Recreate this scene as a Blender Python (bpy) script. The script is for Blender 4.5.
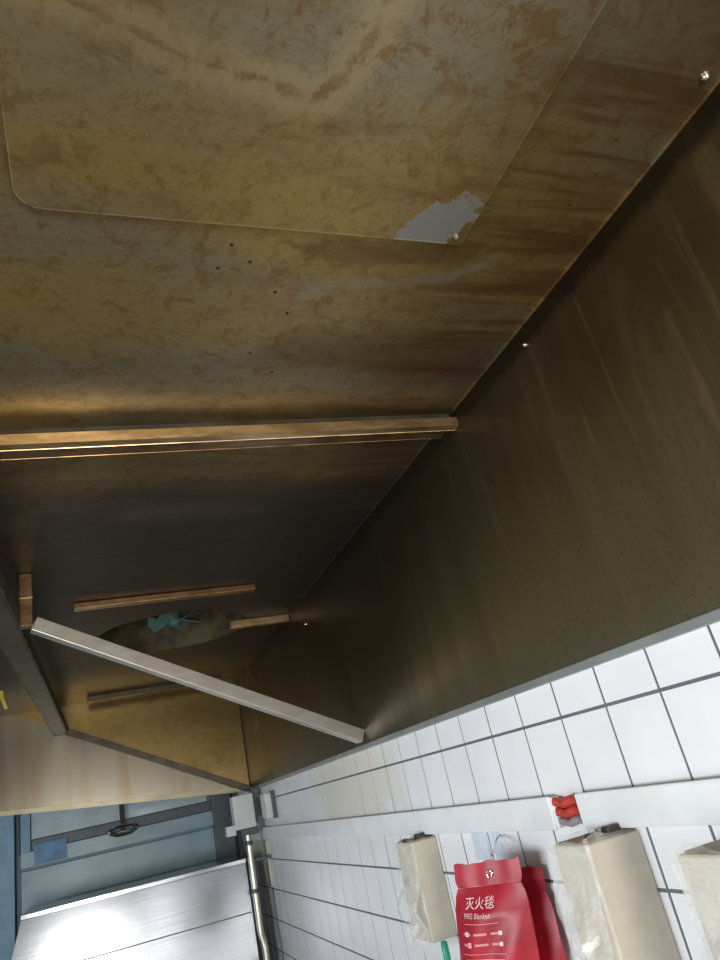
import bpy, bmesh, math, random
from mathutils import Vector, Matrix
random.seed(7)
for o in list(bpy.data.objects): bpy.data.objects.remove(o, do_unlink=True)
scene = bpy.context.scene
C = scene.collection
H = 1.75                      # height of the eye above the floor; z below is given from the floor

# ------------------------------------------------------------------ camera (from the wall's vanishing points)
F = 694.64
ax_y = Vector((102-360, 845-480, F)).normalized()      # along the wall, away from the eye
ax_z = Vector((-5-360, -1100-480, F)).normalized()     # up
ax_x = ax_y.cross(ax_z)                                # towards the wall
right = Vector((ax_x[0], ax_y[0], ax_z[0]))
down = Vector((ax_x[1], ax_y[1], ax_z[1]))
fwd = Vector((ax_x[2], ax_y[2], ax_z[2]))
cd = bpy.data.cameras.new('camera'); cam = bpy.data.objects.new('camera', cd); C.objects.link(cam)
m = Matrix((right, -down, -fwd)).transposed().to_4x4(); m.translation = Vector((0, 0, H))
cam.matrix_world = m
cd.sensor_width = 36; cd.sensor_fit = 'AUTO'; cd.lens = F/960*36; cd.clip_start = 0.02
scene.camera = cam

# ------------------------------------------------------------------ world, lights, exposure
w = bpy.data.worlds.new('world'); scene.world = w; w.use_nodes = True
w.node_tree.nodes['Background'].inputs[0].default_value = (0.86, 0.93, 1.0, 1)
w.node_tree.nodes['Background'].inputs[1].default_value = 0.27
def area(name, loc, target, sx, sy, power, col):
    l = bpy.data.lights.new(name, 'AREA'); l.shape = 'RECTANGLE'; l.size = sx; l.size_y = sy
    l.energy = power; l.color = col
    o = bpy.data.objects.new(name, l); C.objects.link(o); o.location = loc
    o.rotation_euler = (Vector(target)-Vector(loc)).to_track_quat('-Z', 'Y').to_euler()
    return o
area('added_rear_light', (-0.35, -2.6, 1.10), (0.2, 2.0, 2.1), 0.9, 1.25, 95, (1.0, 0.95, 0.87))  # unseen area light added behind the eye to brighten the hood
area('added_strip_light', (0.92, -2.9, 1.30), (0.6, 2.0, 1.7), 0.22, 1.9, 13, (1.0, 0.97, 0.92))  # unseen strip light added for the bright column on the cabinet
area('added_left_light', (-3.4, 0.9, 1.30), (1.2, 1.4, 1.45), 2.6, 1.1, 150, (0.88, 0.94, 1.0))  # unseen area light added on the left to brighten tiles and back sheet
vs = scene.view_settings
vs.view_transform = 'Standard'; vs.look = 'None'; vs.gamma = 1; vs.use_curve_mapping = False
vs.exposure = 0.12

# ------------------------------------------------------------------ material helpers
class NT:
    def __init__(s, name):
        s.m = bpy.data.materials.new(name); s.m.use_nodes = True
        s.t = s.m.node_tree; s.b = s.t.nodes['Principled BSDF']; s.out = s.t.nodes['Material Output']
        s.pos = s.n('ShaderNodeNewGeometry').outputs['Position']
    def n(s, k, **kw):
        nd = s.t.nodes.new(k)
        for a, v in kw.items(): setattr(nd, a, v)
        return nd
    def put(s, sock, v):
        if isinstance(v, bpy.types.NodeSocket): s.t.links.new(v, sock)
        elif isinstance(v, tuple) and len(v) == 3 and sock.type == 'RGBA': sock.default_value = (*v, 1)
        else: sock.default_value = v
    def scale(s, sc, off=(0, 0, 0)):
        nd = s.n('ShaderNodeMapping'); s.put(nd.inputs[0], s.pos)
        nd.inputs[1].default_value = off; nd.inputs[3].default_value = sc; return nd.outputs[0]
    def noise(s, vec, sc=1, det=4, rough=.55, dist=0):
        nd = s.n('ShaderNodeTexNoise'); s.put(nd.inputs['Vector'], vec)
        nd.inputs['Scale'].default_value = sc; nd.inputs['Detail'].default_value = det
        nd.inputs['Roughness'].default_value = rough; nd.inputs['Distortion'].default_value = dist
        return nd.outputs[0]
    def math(s, op, a, b=0.0, clamp=False):
        nd = s.n('ShaderNodeMath', operation=op); nd.use_clamp = clamp
        s.put(nd.inputs[0], a); s.put(nd.inputs[1], b); return nd.outputs[0]
    def ramp(s, f, lo, hi):                     # smooth 0..1 between lo and hi
        nd = s.n('ShaderNodeMapRange', interpolation_type='SMOOTHSTEP'); s.put(nd.inputs[0], f)
        nd.inputs[1].default_value = lo; nd.inputs[2].default_value = hi; return nd.outputs[0]
    def mix(s, f, a, b):
        nd = s.n('ShaderNodeMix', data_type='RGBA'); s.put(nd.inputs[0], f)
        s.put(nd.inputs[6], a); s.put(nd.inputs[7], b); return nd.outputs[2]
    def xyz(s):
        nd = s.n('ShaderNodeSeparateXYZ'); s.put(nd.inputs[0], s.pos); return nd.outputs
    def seg(s, x, y, a, b):                     # distance in the sheet's plane to the segment a-b
        dx, dy = b[0]-a[0], b[1]-a[1]; L2 = dx*dx+dy*dy
        px = s.math('SUBTRACT', x, a[0]); py = s.math('SUBTRACT', y, a[1])
        h = s.math('DIVIDE', s.math('ADD', s.math('MULTIPLY', px, dx), s.math('MULTIPLY', py, dy)), L2, True)
        ex = s.math('SUBTRACT', px, s.math('MULTIPLY', h, dx)); ey = s.math('SUBTRACT', py, s.math('MULTIPLY', h, dy))
        return s.math('SQRT', s.math('ADD', s.math('MULTIPLY', ex, ex), s.math('MULTIPLY', ey, ey)))
    def bump(s, h, st=.2, d=.01):
        nd = s.n('ShaderNodeBump'); nd.inputs['Strength'].default_value = st; nd.inputs['Distance'].default_value = d
        s.put(nd.inputs['Height'], h); s.t.links.new(nd.outputs[0], s.b.inputs['Normal'])
    def fin(s, col, rough=.5, metal=0.0, **kw):
        s.put(s.b.inputs['Base Color'], col); s.put(s.b.inputs['Roughness'], rough); s.put(s.b.inputs['Metallic'], metal)
        for k, v in kw.items(): s.put(s.b.inputs[k], v)
        return s.m

def plain(name, col, rough=.5, metal=0.0, var=.12, sc=6, **kw):
    t = NT(name); n = t.noise(t.pos, sc, 4)
    c = t.mix(t.ramp(n, .3, .7), tuple(x*(1-var) for x in col), tuple(min(1, x*(1+var)) for x in col))
    return t.fin(c, rough, metal, **kw)

def ceiling_steel(name, patch=False):
    t = NT(name)
    big = t.noise(t.scale((.9, 1.9, 1), (.35, .2, 0)), 1.15, 3, .5, .5)
    mid = t.noise(t.scale((1.2, 5.0, 1), (3, 1, 0)), 1.5, 5, .6, .5)
    fine = t.noise(t.pos, 48, 5, .7)
    spot = t.noise(t.pos, 120, 3, .6)
    x, y, z = t.xyz()
    col = t.mix(t.ramp(big, .34, .62), (.275, .250, .165), (.36, .262, .090))
    col = t.mix(t.math('MULTIPLY', t.ramp(mid, .50, .70), .55), col, (.17, .105, .038))
    col = t.mix(t.math('MULTIPLY', t.ramp(fine, .46, .70), .40), col, (.21, .125, .042))
    col = t.mix(t.math('MULTIPLY', t.ramp(spot, .56, .70), .35), col, (.17, .075, .022))
    mot = t.noise(t.pos, 17, 6, .72, .6)
    col = t.mix(t.math('MULTIPLY', t.ramp(mot, .48, .66), .6), col, (.185, .105, .030))
    col = t.mix(t.math('MULTIPLY', t.ramp(t.noise(t.scale((1, 1.6, 1), (5, 2, 0)), 6, 5, .65, 1.0), .58, .72), .28), col, (.33, .31, .23))
    # brown drip rows along the wall side
    side = t.ramp(x, .60, 1.02)
    rows = t.noise(t.scale((1.0, 12, 1)), 1.7, 4, .6, .5)
    col = t.mix(t.math('MULTIPLY', side, t.math('ADD', .35, t.math('MULTIPLY', t.ramp(rows, .42, .62), .5))), col, (.12, .060, .020))
    if not patch:                               # pale wiped smear and the brown run beside it
        wb = t.math('MULTIPLY', t.math('SUBTRACT', t.noise(t.scale((1, 2.5, 1)), 11, 5, .65), .5), .13)
        dm = None
        for a, b in (((.50, 1.225), (.69, 1.187)), ((.69, 1.187), (.84, 1.157)), ((.84, 1.157), (.945, 1.085))):
            d = t.seg(x, y, a, b); dm = d if dm is None else t.math('MINIMUM', dm, d)
        d = t.math('ADD', dm, wb)
        col = t.mix(t.math('MULTIPLY', t.math('SUBTRACT', 1.0, t.ramp(d, -.012, .04)), .5), col, (.32, .31, .26))
        d = t.math('ADD', t.seg(x, y, (.50, 1.09), (.86, 1.07)), wb)
        col = t.mix(t.math('MULTIPLY', t.math('SUBTRACT', 1.0, t.ramp(d, .01, .06)), .6), col, (.13, .07, .025))
        d = t.math('ADD', t.seg(x, y, (.55, 1.45), (1.1, 1.5)), wb)
        col = t.mix(t.math('MULTIPLY', t.math('SUBTRACT', 1.0, t.ramp(d, .02, .16)), .55), col, (.12, .062, .025))
    # soot, deepened to paint in the weaker light of the far end
    soot_shade = t.math('MULTIPLY', t.ramp(t.math('ADD', y, t.math('MULTIPLY', t.noise(t.scale((.8, 2, 1)), 2.2, 4), 1.4)), 1.9, 3.4), t.math('SUBTRACT', .93, t.math('MULTIPLY', t.ramp(y, 4.9, 5.7), .50)))  # eased off near the end sheet to paint in its reflection
    col = t.mix(soot_shade, col, (.036, .030, .026))
    if patch:
        wob = t.math('MULTIPLY', t.math('SUBTRACT', t.noise(t.pos, 15, 6, .75), .5), .085)
        # grease that ran across the sheet and dried with a brown rim
        path = [(-.03, .63), (.071, .657), (.142, .681), (.211, .700), (.300, .707), (.391, .731), (.437, .677), (.459, .613), (.465, .54)]
        dmin = None
        for a, b in zip(path, path[1:]):
            d = t.seg(x, y, a, b); dmin = d if dmin is None else t.math('MINIMUM', dmin, d)
        d = t.math('ADD', dmin, wob)
        core = t.math('SUBTRACT', 1.0, t.ramp(d, .000, .013))
        halo = t.math('SUBTRACT', 1.0, t.ramp(d, .02, .055))
        col = t.mix(t.math('MULTIPLY', halo, .40), col, (.50, .40, .20))
        col = t.mix(t.math('MULTIPLY', core, t.math('ADD', .30, t.math('MULTIPLY', t.ramp(t.noise(t.pos, 12, 4), .35, .65), .35))), col, (.16, .072, .016))
        blob = t.noise(t.pos, 14, 4, .7, .8)
        zone = t.math('SUBTRACT', 1.0, t.ramp(t.math('ADD', y, t.math('MULTIPLY', x, -.05)), .58, .72))
        col = t.mix(t.math('MULTIPLY', zone, t.math('MULTIPLY', t.ramp(blob, .54, .60), .6)), col, (.20, .105, .03))
        dx = t.math('DIVIDE', t.math('SUBTRACT', x, .735), .088); dy = t.math('DIVIDE', t.math('SUBTRACT', y, t.math('ADD', .985, t.math('MULTIPLY', t.math('SUBTRACT', x, .735), -.55))), .085)
        r = t.math('SQRT', t.math('ADD', t.math('MULTIPLY', dx, dx), t.math('MULTIPLY', dy, dy)))
        r = t.math('ADD', r, t.math('MULTIPLY', t.math('SUBTRACT', t.noise(t.pos, 20, 5, .65), .5), 1.5))
        col = t.mix(t.math('SUBTRACT', 1.0, t.ramp(r, .95, 1.0)), col, (.34, .335, .31))
    t.bump(fine, .12, .004)
    return t.fin(col, t.math('ADD', t.math('ADD', .24, t.math('MULTIPLY', soot_shade, .16)), t.math('MULTIPLY', fine, .28)), .62)

def back_steel(name):
    t = NT(name)
    st = t.noise(t.scale((1, 3.2, .45)), 2.0, 4, .5, .6)
    st2 = t.noise(t.scale((1, 15, .7), (0, 3, 1)), 1.6, 4, .6, .4)
    fine = t.noise(t.pos, 70, 4, .7)
    big = t.noise(t.pos, 1.3, 3)
    col = t.mix(t.ramp(big, .35, .65), (.070, .048, .021), (.105, .079, .034))
    col = t.mix(t.math('MULTIPLY', t.ramp(st, .46, .68), .7), col, (.150, .115, .055))
    col = t.mix(t.math('MULTIPLY', t.ramp(st2, .54, .76), .50), col, (.22, .17, .09))
    x, y, z = t.xyz()
    low = t.math('SUBTRACT', 1.0, t.ramp(t.math('ADD', z, t.math('MULTIPLY', st, .25)), H+.22, H+.48))
    col = t.mix(t.math('MULTIPLY', low, .6), col, (.17, .175, .15))       # paler grey-green band above the lip
    ol = t.math('SUBTRACT', 1.0, t.ramp(t.math('ADD', z, t.math('MULTIPLY', big, .5)), H+.55, H+1.05))
    col = t.mix(t.math('MULTIPLY', ol, .55), col, (.205, .165, .075))      # lighter olive tone on the lower half
    # darker band below the seam with the top sheet
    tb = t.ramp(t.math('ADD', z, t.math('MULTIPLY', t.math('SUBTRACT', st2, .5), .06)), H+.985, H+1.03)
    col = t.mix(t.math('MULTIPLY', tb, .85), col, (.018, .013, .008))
    col = t.mix(t.math('MULTIPLY', t.ramp(fine, .5, .75), .35), col, (.04, .027, .013))
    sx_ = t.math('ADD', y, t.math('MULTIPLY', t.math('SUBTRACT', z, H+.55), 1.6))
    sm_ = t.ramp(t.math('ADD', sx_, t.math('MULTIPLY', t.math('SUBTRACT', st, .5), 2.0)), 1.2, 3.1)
    col = t.mix(t.math('MULTIPLY', sm_, .85), col, (.030, .022, .013))      # smoke film, deepened to paint shade into the far upper part
    # pale drip mark near the eye
    d = t.seg(y, z, (.884, H+.76), (.884, H+.40))
    d = t.math('ADD', d, t.math('MULTIPLY', t.math('SUBTRACT', t.noise(t.scale((1, 6, 1.2)), 7, 5, .65), .5), .10))
    col = t.mix(t.math('MULTIPLY', t.math('SUBTRACT', 1.0, t.ramp(d, -.03, .03)), .40), col, (.30, .225, .125))
    t.bump(fine, .08, .003)
    return t.fin(col, t.math('ADD', .20, t.math('MULTIPLY', st, .22)), .65)

def end_steel(name):
    t = NT(name)
    st = t.noise(t.scale((5, 1, .35)), 1.6, 4, .55, .5)
    fine = t.noise(t.pos, 22, 4, .6)
    soft = t.noise(t.pos, 2.5, 3)
    x, y, z = t.xyz()
    # the part above the filter rail has an even coat of yellow grease
    line = t.math('ADD', t.math('SUBTRACT', z, H+.77), t.math('MULTIPLY', x, .505))
    up = t.ramp(line, -.03, .03)
    lo = t.mix(t.math('MULTIPLY', t.ramp(st, .42, .72), .7), (.285, .265, .215), (.225, .18, .105))
    hi = t.mix(t.ramp(fine, .3, .75), (.30, .215, .085), (.22, .15, .055))
    hi = t.mix(t.math('MULTIPLY', t.ramp(soft, .4, .7), .4), hi, (.36, .27, .12))
    return t.fin(t.mix(up, lo, hi), .24, .93)

M = {}
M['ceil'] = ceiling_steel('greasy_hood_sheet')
M['access'] = ceiling_steel('greasy_access_sheet', True)
M['back'] = back_steel('smoked_shaded_sheet')
M['end'] = end_steel('end_sheet')
def coppery(name, a, b, metal=.8):
    t = NT(name); n = t.noise(t.scale((3, 9, 9)), 3, 5, .6)
    return t.fin(t.mix(t.ramp(n, .35, .65), a, b), .30, metal)
M['bar'] = coppery('greasy_bar_steel', (.78, .58, .33), (.50, .33, .16), .9)
M['copper'] = coppery('amber_greased_steel', (.36, .22, .11), (.20, .11, .055), .8)
M['silver'] = coppery('clean_tube_steel', (.78, .75, .70), (.68, .64, .57), .7)
M['rail'] = plain('dull_rail_steel', (.105, .092, .066), .48, .5, .3, 8)
M['lip'] = plain('grey_lip_steel', (.36, .39, .37), .35, .5)
M['trim'] = plain('seam_trim_steel', (.20, .16, .10), .35, .8)
M['flange'] = plain('end_flange_steel', (.32, .28, .20), .3, .7)
M['duct'] = plain('sooty_duct', (.10, .085, .045), .6, .2, .4, 9)
M['black'] = plain('black_gap', (.012, .012, .012), .6)
M['fan'] = plain('teal_fan_paint', (.10, .22, .19), .45)
M['rivet'] = plain('rivet_steel', (.50, .45, .38), .25, .9)
M['hole'] = plain('dark_screw', (.05, .04, .03), .5, .4)

def tile_mat():
    t = NT('white_glazed_tile'); x, y, z = t.xyz()
    n = t.noise(t.pos, 3.0, 4, .6)
    col = t.mix(t.ramp(n, .35, .7), (.87, .875, .885), (.81, .82, .84))
    dy = t.math('DIVIDE', t.math('SUBTRACT', y, 3.7), .75); dz = t.math('DIVIDE', t.math('SUBTRACT', z, H+.02), .30)
    r = t.math('ADD', t.math('MULTIPLY', dy, dy), t.math('MULTIPLY', dz, dz))
    r = t.math('ADD', r, t.math('MULTIPLY', t.math('SUBTRACT', t.noise(t.scale((1, 3, 1)), 4, 4), .5), 2.0))
    col = t.mix(t.math('MULTIPLY', t.math('SUBTRACT', 1.0, t.ramp(r, .3, 1.3)), .45), col, (.70, .62, .40))
    return t.fin(col, .28, 0.0)
M['tile'] = tile_mat()
M['grout'] = plain('grey_grout', (.13, .145, .165), .9)
M['floor'] = plain('floor_quarry_tile', (.30, .26, .22), .5)
M['bluewall'] = plain('blue_grey_paint', (.16, .25, .29), .5)
M['bluepost'] = plain('blue_frame_paint', (.13, .27, .38), .4, 0, .15)
M['bluepanel'] = plain('pale_blue_grey_panel', (.19, .31, .36), .3, 0, .18, 3)
M['glass'] = plain('frosted_pane', (.38, .48, .52), .12, 0, .1)
M['bluesticker'] = plain('blue_film', (.05, .18, .36), .4, 0, .3, 12)
M['darkgrey'] = plain('dark_grey_metal', (.07, .09, .10), .45, .3)
M['chrome'] = plain('chrome', (.7, .7, .7), .12, 1)
def cab():
    t = NT('brushed_cabinet_steel'); n = t.noise(t.scale((.6, .6, 60)), 2, 3)
    t.bump(n, .02, .002)
    return t.fin(t.mix(t.ramp(n, .3, .7), (.23, .245, .275), (.27, .285, .315)), .17, 1.0)
M['cab'] = cab()
M['seam'] = plain('panel_seam', (.16, .17, .18), .5, .4)
M['white'] = plain('white_pvc', (.82, .84, .84), .35, 0, .05)
M['offwhite'] = plain('aged_white_plastic', (.62, .65, .63), .45, 0, .08)
M['beige'] = plain('beige_panel', (.52, .50, .40), .5, 0, .1)
M['pipe'] = plain('pale_steel_conduit', (.52, .51, .43), .3, .7)
M['redcable'] = plain('red_cable', (.50, .05, .04), .45)
M['greycable'] = plain('grey_cable', (.30, .27, .27), .5)
M['box'] = plain('beige_socket_box', (.64, .58, .47), .45, 0, .06, 9)
M['boxtop'] = plain('brown_stained_box_top', (.27, .185, .09), .55, 0, .35, 22)
M['dark'] = plain('dark_slot', (.05, .035, .03), .5)
def film(name, lo, hi, col):
    t = NT(name)
    t.fin(col, .14, 0.0)
    tr = t.n('ShaderNodeBsdfTransparent'); mx = t.n('ShaderNodeMixShader')
    n = t.noise(t.pos, 12, 4, .6, .8)
    t.put(mx.inputs[0], t.math('ADD', lo, t.math('MULTIPLY', t.ramp(n, .35, .7), hi-lo)))
    t.t.links.new(tr.outputs[0], mx.inputs[1]); t.t.links.new(t.b.outputs[0], mx.inputs[2])
    t.t.links.new(mx.outputs[0], t.out.inputs[0]); return t.m
M['film'] = film('clear_plastic_film', .10, .26, (.86, .84, .78))
M['flap'] = film('crumpled_plastic_film', .18, .68, (.84, .84, .78))
M['red'] = plain('red_bag_cloth', (.36, .010, .024), .42, 0, .2, 14)
M['print'] = plain('white_bag_print', (.80, .62, .62), .6, 0, .02)
M['ink'] = plain('pale_pink_print', (.66, .25, .27), .6, 0, .02)
M['hook'] = plain('pale_blue_plastic', (.66, .72, .80), .25)
M['green'] = plain('green_plastic', (.02, .33, .19), .35)
M['yellow'] = plain('yellow_plastic', (.70, .60, .08), .4)

# ------------------------------------------------------------------ geometry helpers
class MB:
    def __init__(s): s.bm = bmesh.new()
    def box(s, x0, x1, y0, y1, z0, z1, bev=0.0, seg=2):
        b2 = bmesh.new(); bmesh.ops.create_cube(b2, size=1)
        for v in b2.verts:
            v.co = Vector(((x0+x1)/2+v.co.x*(x1-x0), (y0+y1)/2+v.co.y*(y1-y0), (z0+z1)/2+v.co.z*(z1-z0)))
        if bev: bmesh.ops.bevel(b2, geom=b2.edges[:], offset=bev, segments=seg, affect='EDGES', profile=.5)
        s._add(b2); return s
    def bar(s, a, b, wd, ht, up=(0, 0, 1), bev=.003):
        a = Vector(a); b = Vector(b); d = (b-a); L = d.length; d.normalize()
        sx = d.cross(Vector(up)).normalized(); uz = sx.cross(d)
        b2 = bmesh.new(); bmesh.ops.create_cube(b2, size=1)
        for v in b2.verts: v.co = (a+b)/2+d*(v.co.y*L)+sx*(v.co.x*wd)+uz*(v.co.z*ht)
        if bev: bmesh.ops.bevel(b2, geom=b2.edges[:], offset=bev, segments=2, affect='EDGES', profile=.5)
        s._add(b2); return s
    def _add(s, b2):
        mp = {}
        for v in b2.verts: mp[v] = s.bm.verts.new(v.co)
        for f in b2.faces:
            try: s.bm.faces.new([mp[v] for v in f.verts])
            except ValueError: pass
        b2.free()
    def poly(s, pts):
        return s.bm.faces.new([s.bm.verts.new(p) for p in pts])
    def prism(s, pts, off):                     # closed solid: polygon pts swept by off
        off = Vector(off); a = [s.bm.verts.new(p) for p in pts]; b = [s.bm.verts.new(Vector(p)+off) for p in pts]
        n = len(a); s.bm.faces.new(a); s.bm.faces.new(b[::-1])
        for i in range(n): s.bm.faces.new([a[i], b[i], b[(i+1) % n], a[(i+1) % n]])
        bmesh.ops.recalc_face_normals(s.bm, faces=s.bm.faces); return s
    def tube(s, pts, r, n=12, cap=True):
        pts = [Vector(p) for p in pts]; rings = []
        rr = r if isinstance(r, (list, tuple)) else [r]*len(pts)
        for i, p in enumerate(pts):
            d = (pts[min(i+1, len(pts)-1)]-pts[max(i-1, 0)]).normalized()
            ref = Vector((1, 0, 0)) if abs(d.x) < .9 else Vector((0, 1, 0))
            u = d.cross(ref).normalized(); v = d.cross(u)
            rings.append([s.bm.verts.new(p+u*(rr[i]*math.cos(2*math.pi*k/n))+v*(rr[i]*math.sin(2*math.pi*k/n))) for k in range(n)])
        for a, b in zip(rings, rings[1:]):
            for k in range(n): s.bm.faces.new([a[k], a[(k+1) % n], b[(k+1) % n], b[k]])
        if cap: s.bm.faces.new(rings[0][::-1]); s.bm.faces.new(rings[-1])
        bmesh.ops.recalc_face_normals(s.bm, faces=s.bm.faces); return s
    def build(s, name, mat, parent=None, smooth=False, **props):
        me = bpy.data.meshes.new(name)
        off = parent.matrix_world.translation if parent else None
        base = None
        if parent is None:
            xs = [v.co for v in s.bm.verts]
            lo = Vector([min(c[i] for c in xs) for i in range(3)]); hi = Vector([max(c[i] for c in xs) for i in range(3)])
            base = Vector(((lo.x+hi.x)/2, (lo.y+hi.y)/2, lo.z)); off = base
        for v in s.bm.verts: v.co -= off
        s.bm.to_mesh(me); s.bm.free(); me.materials.append(M[mat])
        if smooth:
            for p in me.polygons: p.use_smooth = True
            me.set_sharp_from_angle(angle=math.radians(40))
        o = bpy.data.objects.new(name, me); C.objects.link(o)
        if parent: o.parent = parent
        else: o.location = base; o.matrix_world = Matrix.Translation(base)
        for k, v in props.items(): o[k] = v
        return o
class ROOT: pass
def thing(name, label, cat, loc, group=None):
    o = bpy.data.objects.new(name, None); C.objects.link(o); o.location = loc; o.matrix_world = Matrix.Translation(loc)
    o.empty_display_size = .1; o['label'] = label; o['category'] = cat
    if group: o['group'] = group
    return o
def sub(parent_mesh, mb, name, mat, smooth=False):       # a sub-part under a part (part sits at its thing's origin)
    o = mb.build(name, mat, None, smooth)
    o.parent = parent_mesh; base = o.location.copy()
    pw = parent_mesh.location + (parent_mesh.parent.location if parent_mesh.parent else Vector())
    o.location = base-pw; return o

# ------------------------------------------------------------------ the setting
XT = 1.190                    # tile face
PY, PZ = .2012, .2062         # tile pitch along the wall and up it
YE = 6.30                     # end sheet of the hood
wall = MB().box(XT+.0018, XT+.20, -1.6, 7.6, 0, 3.05).build('wall_right', 'grout', None, kind='structure',
    label='white tiled wall with grey grout running under the hood')
zg, yg = H+.0525, 1.3235      # one grout crossing
gap = .0085
tm = bpy.data.meshes.new('tile')
mb = MB().box(-.004, .004, -(PY-gap)/2, (PY-gap)/2, -(PZ-gap)/2, (PZ-gap)/2)
mb.bm.to_mesh(tm); mb.bm.free(); tm.materials.append(M['tile'])
kz0 = 1; kz1 = -8
rest = []
for j in range(kz0, kz1-1, -1):
    zc = zg+(j-.5)*PZ
    if zc-PZ/2 < .0: continue
    for i in range(-14, 31):
        yc = yg+(i-.5)*PY
        if yc > 7.45: continue
        if -3 <= i <= 26 and j > -7:
            o = bpy.data.objects.new('tile', tm); C.objects.link(o); o.parent = wall
            o.location = Vector((XT+.004, yc, zc))-wall.location
            o.rotation_euler = (0, random.uniform(-.004, .004), random.uniform(-.004, .004))
        else: rest.append((yc, zc))
mb = MB()
for yc, zc in rest: mb.box(XT, XT+.008, yc-(PY-gap)/2, yc+(PY-gap)/2, zc-(PZ-gap)/2, zc+(PZ-gap)/2)
mb.build('tile_field', 'tile', wall, kind='stuff')
MB().box(-4.2, 1.5, -3.6, 7.6, -.1, 0).build('floor', 'floor', None, kind='structure', label='brown quarry tile kitchen floor')
MB().box(-4.2, 1.5, 7.45, 7.65, 0, 3.05).build('wall_back', 'bluewall', None, kind='structure', label='blue grey painted wall at the far end')

# door in the far wall
YD = 7.0
door = MB().box(-.62, 1.05, YD+.03, YD+.08, .02, H+.72).build('door_1', 'bluewall', None, kind='structure', label='blue grey framed door with frosted pane at the far end')
def dpart(n, mat, x0, x1, z0, z1, d0=-.02, d1=.04, bev=.004): return MB().box(x0, x1, YD+d0, YD+d1, H+z0, H+z1, bev).build(n, mat, door)
dpart('door_post', 'bluepost', -.80, -.66, -1.73, .72, -.07, .10)
dpart('door_post', 'darkgrey', .93, 1.10, -1.73, .72, -.05, .08)
dpart('door_stile', 'bluepost', -.62, -.545, -.02, .70, -.02)
dpart('gap_strip', 'darkgrey', -.655, -.625, .06, .70, .0)
dpart('pane', 'glass', -.54, .90, .16, .70, 0.0, .03)
dpart('glazing_rail', 'darkgrey', -.54, .93, .075, .155, -.01)
dpart('lock_rail', 'bluepanel', -.62, .93, -.045, .073, -.035)
dpart('lower_panel', 'bluepanel', -.62, .93, -1.2, -.065, -.005)
dpart('film_sticker', 'bluesticker', -.52, -.27, -.035, .12, -.039, -.03, .001)
hr = MB().box(.155, .195, YD-.06, YD-.02, H+.075, H+.42, .005).build('latch_rod', 'black', door)
mbp = [(.175+.11*math.cos(a), YD-.05, H+.08+.035*math.sin(a)) for a in [2*math.pi*k/24 for k in range(25)]]
MB().tube(mbp, .016, 8, False).build('handle_ring', 'chrome', door, True)

# ------------------------------------------------------------------ exhaust hood
XW = 1.175; ZT = H+1.072; Y0 = -1.3; XF = -.98
hood = thing('exhaust_hood', 'grease-stained stainless steel kitchen exhaust hood overhead with its filters removed', 'hood', (XW, 2.5, H+.15))
# top sheet with the round duct opening
cx, cy, cr = .47, 4.34, .45
N = 48; s_ = .60
mb = MB(); bm = mb.bm
def rect(x0, x1, y0, y1):
    mb.poly([(x0, y0, ZT), (x0, y1, ZT), (x1, y1, ZT), (x1, y0, ZT)])
x0, x1, ya, yb = cx-s_, cx+s_, cy-s_, cy+s_
rect(XF, XW, Y0, ya); rect(XF, XW, yb, YE); rect(XF, x0, ya, yb); rect(x1, XW, ya, yb)
ci = [bm.verts.new((cx+cr*math.cos(2*math.pi*k/N), cy+cr*math.sin(2*math.pi*k/N), ZT)) for k in range(N)]
sq = []
for k in range(N):
    a = 2*math.pi*k/N; c, sn = math.cos(a), math.sin(a); q = s_/max(abs(c), abs(sn)); sq.append(bm.verts.new((cx+c*q, cy+sn*q, ZT)))
for k in range(N): bm.faces.new([ci[k], sq[k], sq[(k+1) % N], ci[(k+1) % N]])
for f in bm.faces:
    f.normal_update()
    if f.normal.z > 0: f.normal_flip()
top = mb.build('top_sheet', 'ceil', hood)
sm = top.modifiers.new('thick', 'SOLIDIFY'); sm.thickness = .004; sm.offset = -1
# duct
mb = MB()
r0 = [mb.bm.verts.new((cx+cr*math.cos(2*math.pi*k/N), cy+cr*math.sin(2*math.pi*k/N), ZT)) for k in range(N)]
r1 = [mb.bm.verts.new((v.co.x, v.co.y, ZT+.75)) for v in r0]
for k in range(N): mb.bm.faces.new([r0[k], r1[k], r1[(k+1) % N], r0[(k+1) % N]])
mb.bm.faces.new(r1)
duct = mb.build('duct', 'duct', hood, True)
fx, fy, zz = .50, 4.50, ZT+.115
for k in range(5):                                       # fan inside the duct
    a = 2*math.pi*k/5+.3; c, sn = math.cos(a), math.sin(a); L = .17
    p = [(fx+c*.03-sn*.02, fy+sn*.03+c*.02, zz), (fx+c*L*.85-sn*.07, fy+sn*L*.85+c*.07, zz+.035), (fx+c*L, fy+sn*L, zz), (fx+c*L*.85+sn*.06, fy+sn*L*.85-c*.06, zz-.035), (fx+c*.03+sn*.02, fy+sn*.03-c*.02, zz)]
    sub(duct, MB().prism(p, (0, 0, .006)), 'fan_blade', 'fan')
sub(duct, MB().tube([(fx, fy, zz-.03), (fx, fy, zz-.01), (fx, fy, ZT+.75)], [.02, .04, .04], 16), 'fan_hub', 'fan', True)
# back sheet with its folded lip
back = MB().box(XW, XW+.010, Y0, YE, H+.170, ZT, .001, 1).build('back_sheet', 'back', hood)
MB().box(XW-.004, XT-.001, Y0, YE, H+.147, H+.170, .003).build('bottom_lip', 'lip', hood)
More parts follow.
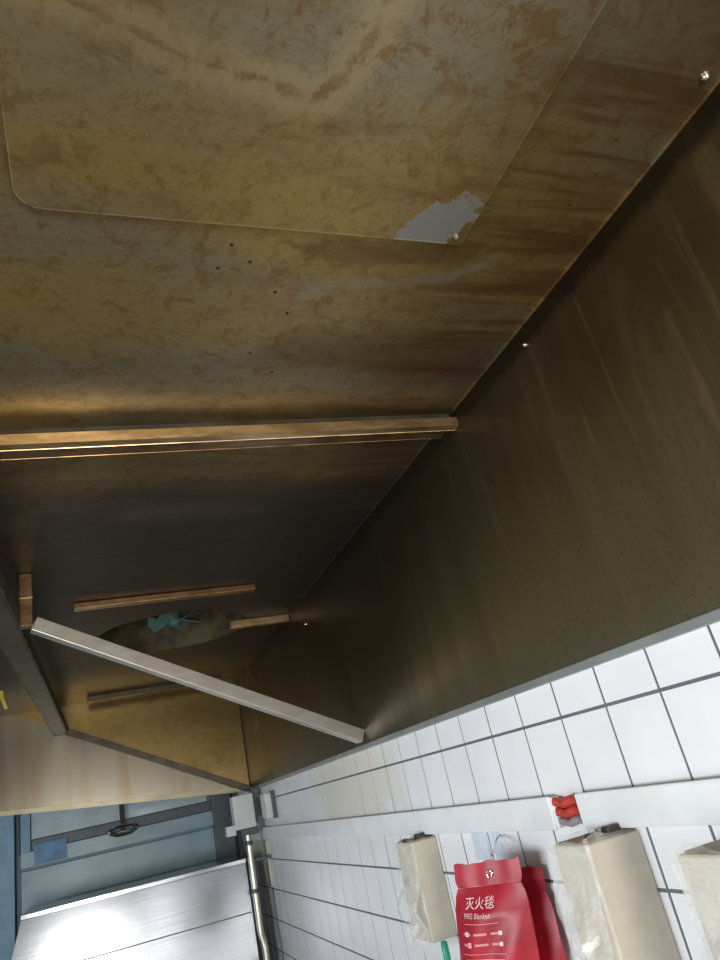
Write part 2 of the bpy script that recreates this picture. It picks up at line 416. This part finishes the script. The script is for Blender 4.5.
# end sheet (the lower edge climbs towards the room)
zb = lambda x: H+.163+(1.13-x)*.108
mb = MB(); mb.prism([(XW-.001, YE, zb(XW)), (XF, YE, zb(XF)), (XF, YE, ZT), (XW-.001, YE, ZT)], (0, .012, 0))
mb.build('end_sheet', 'end', hood)
mb = MB(); mb.prism([(XW, YE-.012, zb(XW)-.012), (XF, YE-.012, zb(XF)-.012), (XF, YE-.012, zb(XF)+.022), (XW, YE-.012, zb(XW)+.022)], (0, .03, 0))
mb.build('end_flange', 'flange', hood)
# front apron
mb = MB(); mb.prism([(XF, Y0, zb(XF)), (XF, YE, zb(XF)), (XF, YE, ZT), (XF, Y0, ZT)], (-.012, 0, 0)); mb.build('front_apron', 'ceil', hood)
# seams
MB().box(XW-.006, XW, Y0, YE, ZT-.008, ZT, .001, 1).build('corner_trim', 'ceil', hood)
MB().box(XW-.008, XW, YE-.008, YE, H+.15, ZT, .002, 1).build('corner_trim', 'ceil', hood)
# access sheet lapped under the top sheet, with rounded corner
ax0, ax1, ay1 = -.086, .828, 1.022; ay0 = -.25; rc = .045
pts = [(ax0, ay0), (ax1, ay0), (ax1, ay1)]
for k in range(0, 9):
    a = math.pi/2*k/8; pts.append((ax0+rc-rc*math.sin(a), ay1-rc+rc*math.cos(a)))
mb = MB(); mb.prism([(x, y, ZT-.016) for x, y in pts], (0, 0, .015))
acc = mb.build('access_sheet', 'access', hood)
mb = MB(); e = [(x, y, ZT-.014) for x, y in pts[2:]]+[(ax0, ay0, ZT-.014)]
mb.tube(e, .0028, 8); sub(acc, mb, 'folded_edge', 'access', True)
mb = MB(); mb.tube([(ax1, ay0, ZT-.014), (ax1, ay1, ZT-.014)], .0028, 8); sub(acc, mb, 'folded_edge', 'access', True)
# cross bars
def xbar(x0, x1, y0, y1, z0, mat, n='cross_bar'):
    o = MB().box(x0, x1, y0, y1, z0, ZT-.001, .004).build(n, mat, hood)
    return o
def skew(y, z, wd, ht): return MB().bar((XF+.005, y+.027, z), (XW-.001, y-.043, z), wd, ht, bev=.002)
cb = skew(1.826, ZT-.048, .034, .028).build('cross_bar', 'bar', hood)
sub(cb, skew(1.895, ZT-.032, .100, .006), 'bar_flange', 'copper')
sub(cb, skew(1.842, ZT-.017, .004, .032), 'bar_web', 'rail')
xbar(-.07, .82, 3.50, 3.55, ZT-.032, 'copper', 'duct_bar')
xbar(.80, XW-.001, 4.22, 4.27, ZT-.045, 'bar', 'duct_bar')
xbar(-.05, 1.0, 6.02, 6.07, ZT-.035, 'rail', 'duct_bar')
# filter rail, hanger, slanting tubes
fr = MB().bar((-.262, YE-.004, H+.868), (-.394, Y0, H+.868), .095, .028).build('filter_rail', 'rail', hood)
sub(fr, MB().bar((-.210, YE-.004, H+.884), (-.342, Y0, H+.884), .010, .060), 'rail_edge', 'rail')
post = MB().box(-.262, -.212, 3.02, 3.07, H+.850, ZT-.001, .003).build('hanger_post', 'copper', hood)
sub(post, MB().box(-.264, -.210, 3.016, 3.021, H+.965, H+.969), 'glint_strip', 'bar')  # bright strip that stands for a glint across the post
MB().bar((-.215, 3.08, H+.868), (XW-.012, 3.30, H+.205), .058, .058).build('slanting_tube', 'silver', hood)
MB().bar((-.215, YE-.035, H+.868), (XW-.02, YE-.035, H+.165), .05, .045).build('slanting_tube', 'rail', hood)
# rivets and screws
def disc(p, r, axis, mat, n='rivet', h=.006):
    p = Vector(p); d = Vector(axis)
    MB().tube([p, p+d*h*.6, p+d*h], [r, r*.9, r*.35], 10).build(n, mat, hood, True)
for x, y in ((.424, 1.47), (.501, 1.556), (.44, 1.231), (.486, 1.304), (.364, 1.138), (.298, 1.163), (.317, 1.092)):
    disc((x, y, ZT), .0045, (0, 0, -1), 'hole', 'screw', .003)
for k in range(7): disc((1.045+.012*(k % 2), .72+.085*k, ZT), .004, (0, 0, -1), 'hole', 'screw', .003)
disc((1.135, .565, ZT), .009, (0, 0, -1), 'rivet', 'rivet', .012)
disc((.805, 1.0, ZT-.016), .007, (0, 0, -1), 'rivet', 'rivet', .008)
disc((XW, 1.326, H+1.01), .007, (-1, 0, 0), 'rivet', 'rivet', .012)
disc((XW, 3.897, H+.913), .010, (-1, 0, 0), 'rivet', 'rivet', .012)

# yellow clip hanging from the rail side of the hood
yc = thing('hanging_clip', 'small yellow clip hanging inside the dark end of the hood', 'clip', (-.52, 4.5, H+.80))
MB().tube([(-.52, 4.5, ZT-.001), (-.52, 4.5, H+.90)], .005, 8).build('wire', 'rail', yc)
MB().box(-.57, -.475, 4.48, 4.51, H+.875, H+.905, .006).build('clip_bar', 'yellow', yc)
MB().bar((-.49, 4.495, H+.885), (-.462, 4.495, H+.80), .018, .018).build('clip_arm', 'yellow', yc)
MB().bar((-.56, 4.495, H+.885), (-.565, 4.495, H+.82), .018, .018).build('clip_arm', 'yellow', yc)

# ------------------------------------------------------------------ steel cabinet at the far end
cabt = thing('steel_cabinet', 'brushed stainless steel cabinet with folded top rim at the far end', 'cabinet', (.25, 6.3, 0))
YC = 5.966
lean_y = lambda z: YC-(H-.335-z)*.072                     # the front leans back towards the top
mb = MB(); mb.prism([(-.53, YC, H-.335), (1.0, YC, H-.335), (1.0, YC, .10), (-.82, YC, .10), (-.82, YC, H-1.15), (-.70, YC, H-.95)], (0, .62, 0))
for v in mb.bm.verts:
    if v.co.y < YC+.3: v.co.y = lean_y(v.co.z)
mb.build('body', 'cab', cabt)
rim = MB().box(-.535, 1.005, YC-.02, YC+.63, H-.345, H-.312, .004).build('top_rim', 'cab', cabt)
zs = H-.668; MB().box(-.615, .998, lean_y(zs)-.003, lean_y(zs)+.01, zs-.004, zs+.004).build('panel_seam', 'seam', cabt)
for x, y in ((-.76, YC+.05), (.94, YC+.05), (-.76, YC+.55), (.94, YC+.55)):
    MB().tube([(x, y, 0), (x, y, .03), (x, y, .10)], [.03, .02, .02], 12).build('foot', 'darkgrey', cabt, True)

# ------------------------------------------------------------------ trunking and cables on the tiles
def trunk(label, y0, y1):
    t = thing('cable_trunking', label, 'trunking', (XT, (y0+y1)/2, H-.225), 'white trunking along the tiled wall')
    MB().box(XT-.028, XT-.0005, y0, y1, H-.218, H-.140, .003).build('channel', 'white', t)
    MB().box(XT-.034, XT-.026, y0+.01, y1-.01, H-.222, H-.136, .004).build('cover', 'white', t)
trunk('long white cable trunking section running from the red bags to the far corner', 1.845, 6.10)
trunk('short white cable trunking section above the two nearest wrapped boxes', .35, 1.735)
def cable(nm, label, mat, z, r, x, grp=None):
    pts = [(x+.004*math.sin(k*1.3), 1.74+.105*k/8-.0, z+.004*math.sin(k*.9)) for k in range(9)]
    o = MB().tube(pts, r, 10).build(nm, mat, None, True); o['label'] = label; o['category'] = 'cable'
    if grp: o['group'] = grp
cable('red_cable', 'upper red cable bridging the gap between the trunking sections', 'redcable', H-.155, .0125, XT-.018, 'cables in the trunking gap')
cable('red_cable', 'lower red cable bridging the gap between the trunking sections', 'redcable', H-.181, .0125, XT-.016, 'cables in the trunking gap')
cable('grey_cable', 'grey cable under the red ones in the trunking gap', 'greycable', H-.205, .010, XT-.015, 'cables in the trunking gap')

# ------------------------------------------------------------------ wrapped socket boxes
def wrapped_box(label, x0, y0, y1, z0, z1, seed):
    rnd = random.Random(seed)
    t = thing('socket_box', label, 'socket box', (XT, (y0+y1)/2, z0), 'plastic-wrapped socket boxes below the trunking')
    x1 = XT-.0005
    MB().box(x0, x1, y0, y1, z0, z1, .006, 3).build('body', 'box', t)
    MB().box(x0+.012, x1-.004, y0+.01, y1-.01, z1, z1+.004, .001, 1).build('stained_top', 'boxtop', t)
    MB().box(x1-.07, x1-.035, y0+.02, y0+.05, z1+.003, z1+.022, .004).build('cable_gland', 'dark', t)
    MB().box(x1-.12, x1-.10, y0+.03, y0+.055, z1+.003, z1+.016, .004).build('cable_gland', 'dark', t)
    # film: loose crumpled sleeve round the box, open at the top
    mb = MB(); NU, NV = 64, 34; g = .005; rings = []
    xa, ya, yb2 = x0-g, y0-g, y1+g
    per = [((x1, ya), (xa, ya)), ((xa, ya), (xa, yb2)), ((xa, yb2), (x1, yb2))]
    ln = [math.dist(*p) for p in per]; tot = sum(ln)
    ph = [rnd.uniform(0, 6.28) for _ in range(6)]
    for j in range(NV+1):
        v = j/NV; z = z1+.012-(z1-z0+.035)*v; row = []
        for i in range(NU+1):
            d = tot*i/NU; k = 0
            while k < 2 and d > ln[k]: d -= ln[k]; k += 1
            (ax, ay), (bx, by) = per[k]; f = min(1, d/ln[k]); x = ax+(bx-ax)*f; y = ay+(by-ay)*f
            u = i/NU
            # puffed fold on the room-side face, half way down
            wr = .5+.5*math.sin(23*u+9*v+ph[0])*math.sin(11*v-17*u+ph[1])
            edge = min(1, u*12)*min(1, (1-u)*12)
            amt = .0045*wr*edge
            if k == 1:
                puff = math.exp(-((v-.62)/.20)**2)*math.sin(math.pi*f)
                x -= .034*puff*(0.75+.25*math.sin(26*v+8*f+ph[2]))+amt; y += .010*math.sin(14*v+ph[3])*puff
            elif k == 0: y -= amt+.002*edge
            else: y += amt+.02*math.exp(-((v-.6)/.25)**2)*math.sin(math.pi*min(1, f))
            top_r = .004*math.sin(31*u+ph[4])+.006*math.sin(13*u+ph[5])
            row.append(mb.bm.verts.new((min(x, x1), y, z+(top_r if j == 0 else 0))))
        rings.append(row)
    for a, b in zip(rings, rings[1:]):
        for i in range(NU): mb.bm.faces.new([a[i], b[i], b[i+1], a[i+1]])
    mb.build('film_sleeve', 'film', t, True)
    # loose crumpled flap of film on the room-side face
    mb = MB(); nu, nv = 10, 22; g = []
    tri = lambda q: abs((q % 1.0)-.5)*2
    zt, zb2 = z1-.01, z0-.015
    for j in range(nv+1):
        v = j/nv; row = []
        for i in range(nu+1):
            u = i/nu
            yy = y0-.004+(y1-y0+.030)*u+.016*math.sin(5.2*v+ph[1])*u
            hgt = .005+.020*(math.exp(-((v-.60)/.26)**2)*math.sin(math.pi*min(1, u*.92+.06)))
            cr = (.020*tri(1.2*u+1.9*v+ph[2])+.015*tri(2.3*v-1.4*u+ph[3]))*min(1, max(0, v-.22)*3)
            xx = x0-hgt*(.55+.45*cr/.02)-cr*min(1, 4*v)*.8
            row.append(mb.bm.verts.new((xx, yy, zt+(zb2-zt)*v+.008*math.sin(7*u+ph[4])*(j in (0, nv)))))
        g.append(row)
    for a, b in zip(g, g[1:]):
        for i in range(nu):
            mb.bm.faces.new([a[i], b[i], b[i+1]]); mb.bm.faces.new([a[i], b[i+1], a[i+1]])
    mb.build('film_flap', 'flap', t)
    # gathered film standing up round the cable glands
    mb = MB(); g = []
    for j in range(6):
        v = j/5; row = []
        for i in range(29):
            a = 2*math.pi*i/28; k = 1-.45*v; rr = .030*k+.006*math.sin(5*a+ph[5])*(.3+v)
            row.append(mb.bm.verts.new((min(x1-.002, (x0+x1)/2+.012+rr*1.15*math.cos(a)), (y0+y1)/2+rr*math.sin(a), z1+.002+.014*v+.003*math.sin(3*a+ph[0])*v)))
        g.append(row)
    for a, b in zip(g, g[1:]):
        for i in range(28): mb.bm.faces.new([a[i], a[i+1], b[i+1], b[i]])
    mb.build('film_neck', 'flap', t)
    return t
wrapped_box('farthest beige socket box in crumpled clear film, left of the red bags', 1.085, 2.755, 2.93, H-.565, H-.235, 1)
wrapped_box('beige socket box in torn clear film, right of the red bags', 1.035, 1.555, 1.70, H-.56, H-.232, 2)
wrapped_box('nearest beige socket box in clear film, cut by the right edge', 1.0, 1.06, 1.225, H-.55, H-.240, 3)

# ------------------------------------------------------------------ red fire blanket bags on their hook
def bag(label, A, B, ztop, h, T, text, seed, lean=.15):
    """pouch hanging between top corners A (image left) and B (image right)"""
    A = Vector((*A, 0)); B = Vector((*B, 0)); wv = B-A; wd = wv.length; wv.normalize(); nv = Vector((wv.y, -wv.x, 0))
    if nv.dot(Vector((-1, -1, 0))) < 0: nv = -nv
    mid = (A+B)/2
    t = thing('fire_blanket_bag', label, 'bag', (mid.x, mid.y, ztop-h), 'red bags hanging on the tiled wall')
    rnd = random.Random(seed); p = [rnd.uniform(0, 6) for _ in range(6)]
    flap = .062
    def half(v):                                        # half width at v metres below the top
        q = v/h; n = .008*math.exp(-((v-flap)/.012)**2)
        return wd/2-n+.05*v+.006*math.sin(q*3.0)*(v > flap)*min(1, (v-flap)/.05)
    def bulge(u, v):
        if v < flap: return .003+.0015*math.sin(9*u+p[0])
        e = min(1, (v-flap)/.07); return .003+T*e*max(0, 1-abs(u)**2.6)*(1+.10*math.sin(5*u+18*v+p[1]))+.0025*math.sin(40*v+6*u+p[2])*e
    def pt(u, v, side):
        x = u*half(v)
        zt = ztop-v+(.0025*math.sin(6*u+p[3])+.0015*math.sin(13*u+p[4]))*max(0, 1-v/.03)
        q = mid+wv*(x-lean*v)+nv*(bulge(u, v)*(1 if side > 0 else -.35)); q.z = zt; return q
    def sheet(v0, v1, n, nm, mat):
        mb = MB(); NU = 24; g = {}
        for sd in (1, -1):
            for j in range(n+1):
                for i in range(NU+1):
                    u = -1+2*i/NU; g[sd, j, i] = mb.bm.verts.new(pt(u, v0+(v1-v0)*j/n, sd))
            for j in range(n):
                for i in range(NU): mb.bm.faces.new([g[sd, j, i], g[sd, j+1, i], g[sd, j+1, i+1], g[sd, j, i+1]])
        for j in range(n):
            for i in (0, NU): mb.bm.faces.new([g[1, j, i], g[1, j+1, i], g[-1, j+1, i], g[-1, j, i]])
        for i in range(NU):
            for j in (0, n): mb.bm.faces.new([g[1, j, i], g[1, j, i+1], g[-1, j, i+1], g[-1, j, i]])
        bmesh.ops.recalc_face_normals(mb.bm, faces=mb.bm.faces)
        return mb.build(nm, mat, t, True)
    pouch = sheet(flap, h, 30, 'pouch', 'red'); fl = sheet(0, flap-.001, 8, 'top_flap', 'red')
    def stick(x, v, lift=.0016):                        # point of the print, x metres from the middle
        u = x/half(v); q = mid+wv*(x-lean*v)+nv*(bulge(u, v)+lift); q.z = ztop-v; return q
    if text:
        def lettering(body, size, x, v, nm, mat='print', sx=1.0):
            cu = bpy.data.curves.new(nm, 'FONT'); cu.body = body; cu.size = size; cu.resolution_u = 2
            to = bpy.data.objects.new(nm, cu); C.objects.link(to)
            dg = bpy.context.evaluated_depsgraph_get(); me = bpy.data.meshes.new_from_object(to.evaluated_get(dg))
            bpy.data.objects.remove(to)
            mb = MB(); mb.bm.from_mesh(me)
            for vv in mb.bm.verts: vv.co = stick(x+vv.co.x*sx, v-vv.co.y)
            o = mb.build(nm, mat, None); o.parent = pouch; o.location = o.location-t.location; return o
        def dash(x0, x1, v0, v1, nm, mat):
            mb = MB(); n = 6
            a = [mb.bm.verts.new(stick(x0+(x1-x0)*i/n, v0)) for i in range(n+1)]
            b = [mb.bm.verts.new(stick(x0+(x1-x0)*i/n, v1)) for i in range(n+1)]
            for i in range(n): mb.bm.faces.new([a[i], b[i], b[i+1], a[i+1]])
            o = mb.build(nm, mat, None); o.parent = pouch; o.location = o.location-t.location
        lettering('\u706d\u706b\u6bef', .032, -.080, .112, 'bag_title', 'print', 1.1)
        lettering('FIRE Blanket', .0185, -.086, .136, 'bag_title', 'print', 1.05)
        dash(-.088, .035, .149, .151, 'print_rule', 'ink')
        for r_, v in enumerate((.172, .198)):
            xs = -.098
            for k, wd_ in enumerate((.034, .045, .030)):
                dash(xs, xs+wd_, v, v+.006, 'print_line', 'ink'); xs += wd_+.012
            dash(-.088+.01*r_, -.074+.01*r_, v-.003, v+.009, 'print_square', 'print')
            dash(.030, .042, v-.002, v+.008, 'print_square', 'print')
        for v in (.223, .290): dash(-.100, .052, v, v+.0018, 'print_rule', 'ink')
        dash(.051, .0525, .223, .290, 'print_rule', 'ink')
        for v, a, b in ((.236, -.09, .045), (.248, -.085, .048), (.264, -.07, .04), (.276, -.08, .044), (.300, -.09, .045), (.312, -.085, .03)):
            dash(a, b, v, v+.0045, 'print_line', 'ink')
    gm = [stick(.012+.009*math.cos(a), .032+.009*math.sin(a), .003) for a in [2*math.pi*k/18 for k in range(19)]]
    g = MB().tube(gm, .002, 8, False).build('grommet', 'chrome', None, True); g.parent = fl; g.location = g.location-t.location
    return t
bag('front red fire blanket bag with white printed lettering', (.985, 2.195), (1.098, 1.995), H-.276, .36, .030, True, 4)
bag('plain red bag hanging behind the lettered red bag', (1.085, 2.19), (1.166, 2.005), H-.315, .36, .014, False, 9, .08)
hk = thing('adhesive_hook', 'pale plastic hook strips stuck on the tiles above the red bags', 'hook', (XT, 2.25, H-.33))
MB().box(XT-.006, XT-.0005, 2.22, 2.30, H-.310, H-.225, .002).build('strip', 'hook', hk)
MB().box(XT-.006, XT-.0005, 2.34, 2.44, H-.310, H-.225, .002).build('strip', 'hook', hk)
MB().tube([(XT-.004, 2.24, H-.235), (XT-.04, 2.20, H-.240), (1.085, 2.11, H-.258), (1.07, 2.10, H-.266)], .003, 8).build('wire_hook', 'chrome', hk, True)

# green handled brush hanging under the far box
br = thing('green_brush', 'green plastic handle with yellow band hanging under the farthest box', 'brush', (1.10, 2.70, H-.72))
MB().tube([(1.105, 2.70, H-.555), (1.105, 2.70, H-.56), (1.105, 2.70, H-.60), (1.105, 2.70, H-.635)], [.008, .012, .013, .010], 12).build('handle', 'green', br, True)
MB().tube([(1.105, 2.70, H-.633), (1.105, 2.70, H-.655)], [.013, .014], 12).build('band', 'yellow', br, True)
MB().box(1.085, 1.125, 2.685, 2.715, H-.75, H-.655, .006).build('bristle_head', 'offwhite', br)

# ------------------------------------------------------------------ fittings in the far corner
jb = thing('junction_box', 'large white square box at the end of the trunking in the far corner', 'junction box', (1.03, 5.95, H-.12))
MB().box(.945, 1.105, 5.88, 6.02, H-.115, H+.125, .008).build('body', 'offwhite', jb)
MB().box(1.105, 1.130, 5.90, 6.02, H-.09, H+.16, .003).build('bracket', 'darkgrey', jb)
MB().box(1.130, XT-.0005, 5.93, 6.02, H-.05, H+.08, .003).build('wall_arm', 'darkgrey', jb)
MB().box(.880, .950, 5.90, 5.99, H-.145, H-.075, .004).build('cable_entry', 'offwhite', jb)
MB().box(.99, 1.12, 5.90, 6.02, H-.165, H-.116, .004).build('lower_cap', 'darkgrey', jb)
sb = thing('junction_box', 'small white box on the tiles beside the large corner box', 'junction box', (XT, 5.6, H-.07))
MB().box(1.115, XT-.0005, 5.50, 5.66, H-.075, H+.092, .006).build('body', 'offwhite', sb)
MB().box(1.115, XT-.004, 5.494, 5.500, H-.06, H+.08, .002).build('side_plate', 'offwhite', sb)
MB().box(1.160, XT-.0005, 5.470, 5.498, H-.085, H+.100, .002).build('edge_strip', 'darkgrey', sb)  # dark strip down the wall side of the box
pp = thing('conduit_pipe', 'pale metal conduit pipe running down beside the steel cabinet', 'pipe', (1.04, 5.85, 0))
MB().tube([(1.028, 5.88, H-.16), (1.030, 5.88, H-.78), (1.032, 5.875, H-.82), (1.040, 5.86, H-.86), (1.043, 5.855, H-.90), (1.043, 5.855, .0)], .023, 14).build('pipe', 'pipe', pp, True)
for z in (-.20, -.52): MB().tube([(1.028, 5.88, H+z), (1.028, 5.88, H+z-.03)], .029, 14).build('coupling', 'darkgrey', pp, True)
for z in (-.33, -1.2): MB().box(1.03, XT-.0005, 5.895, 5.915, H+z-.02, H+z, .002).build('pipe_clip', 'darkgrey', pp)
pn = MB().box(XT-.018, XT-.0005, 5.98, 6.42, H-.55, H-.232, .004).build('wall_panel', 'beige', None)
pn['label'] = 'beige rectangular plate on the tiles beside the conduit pipe'; pn['category'] = 'plate'
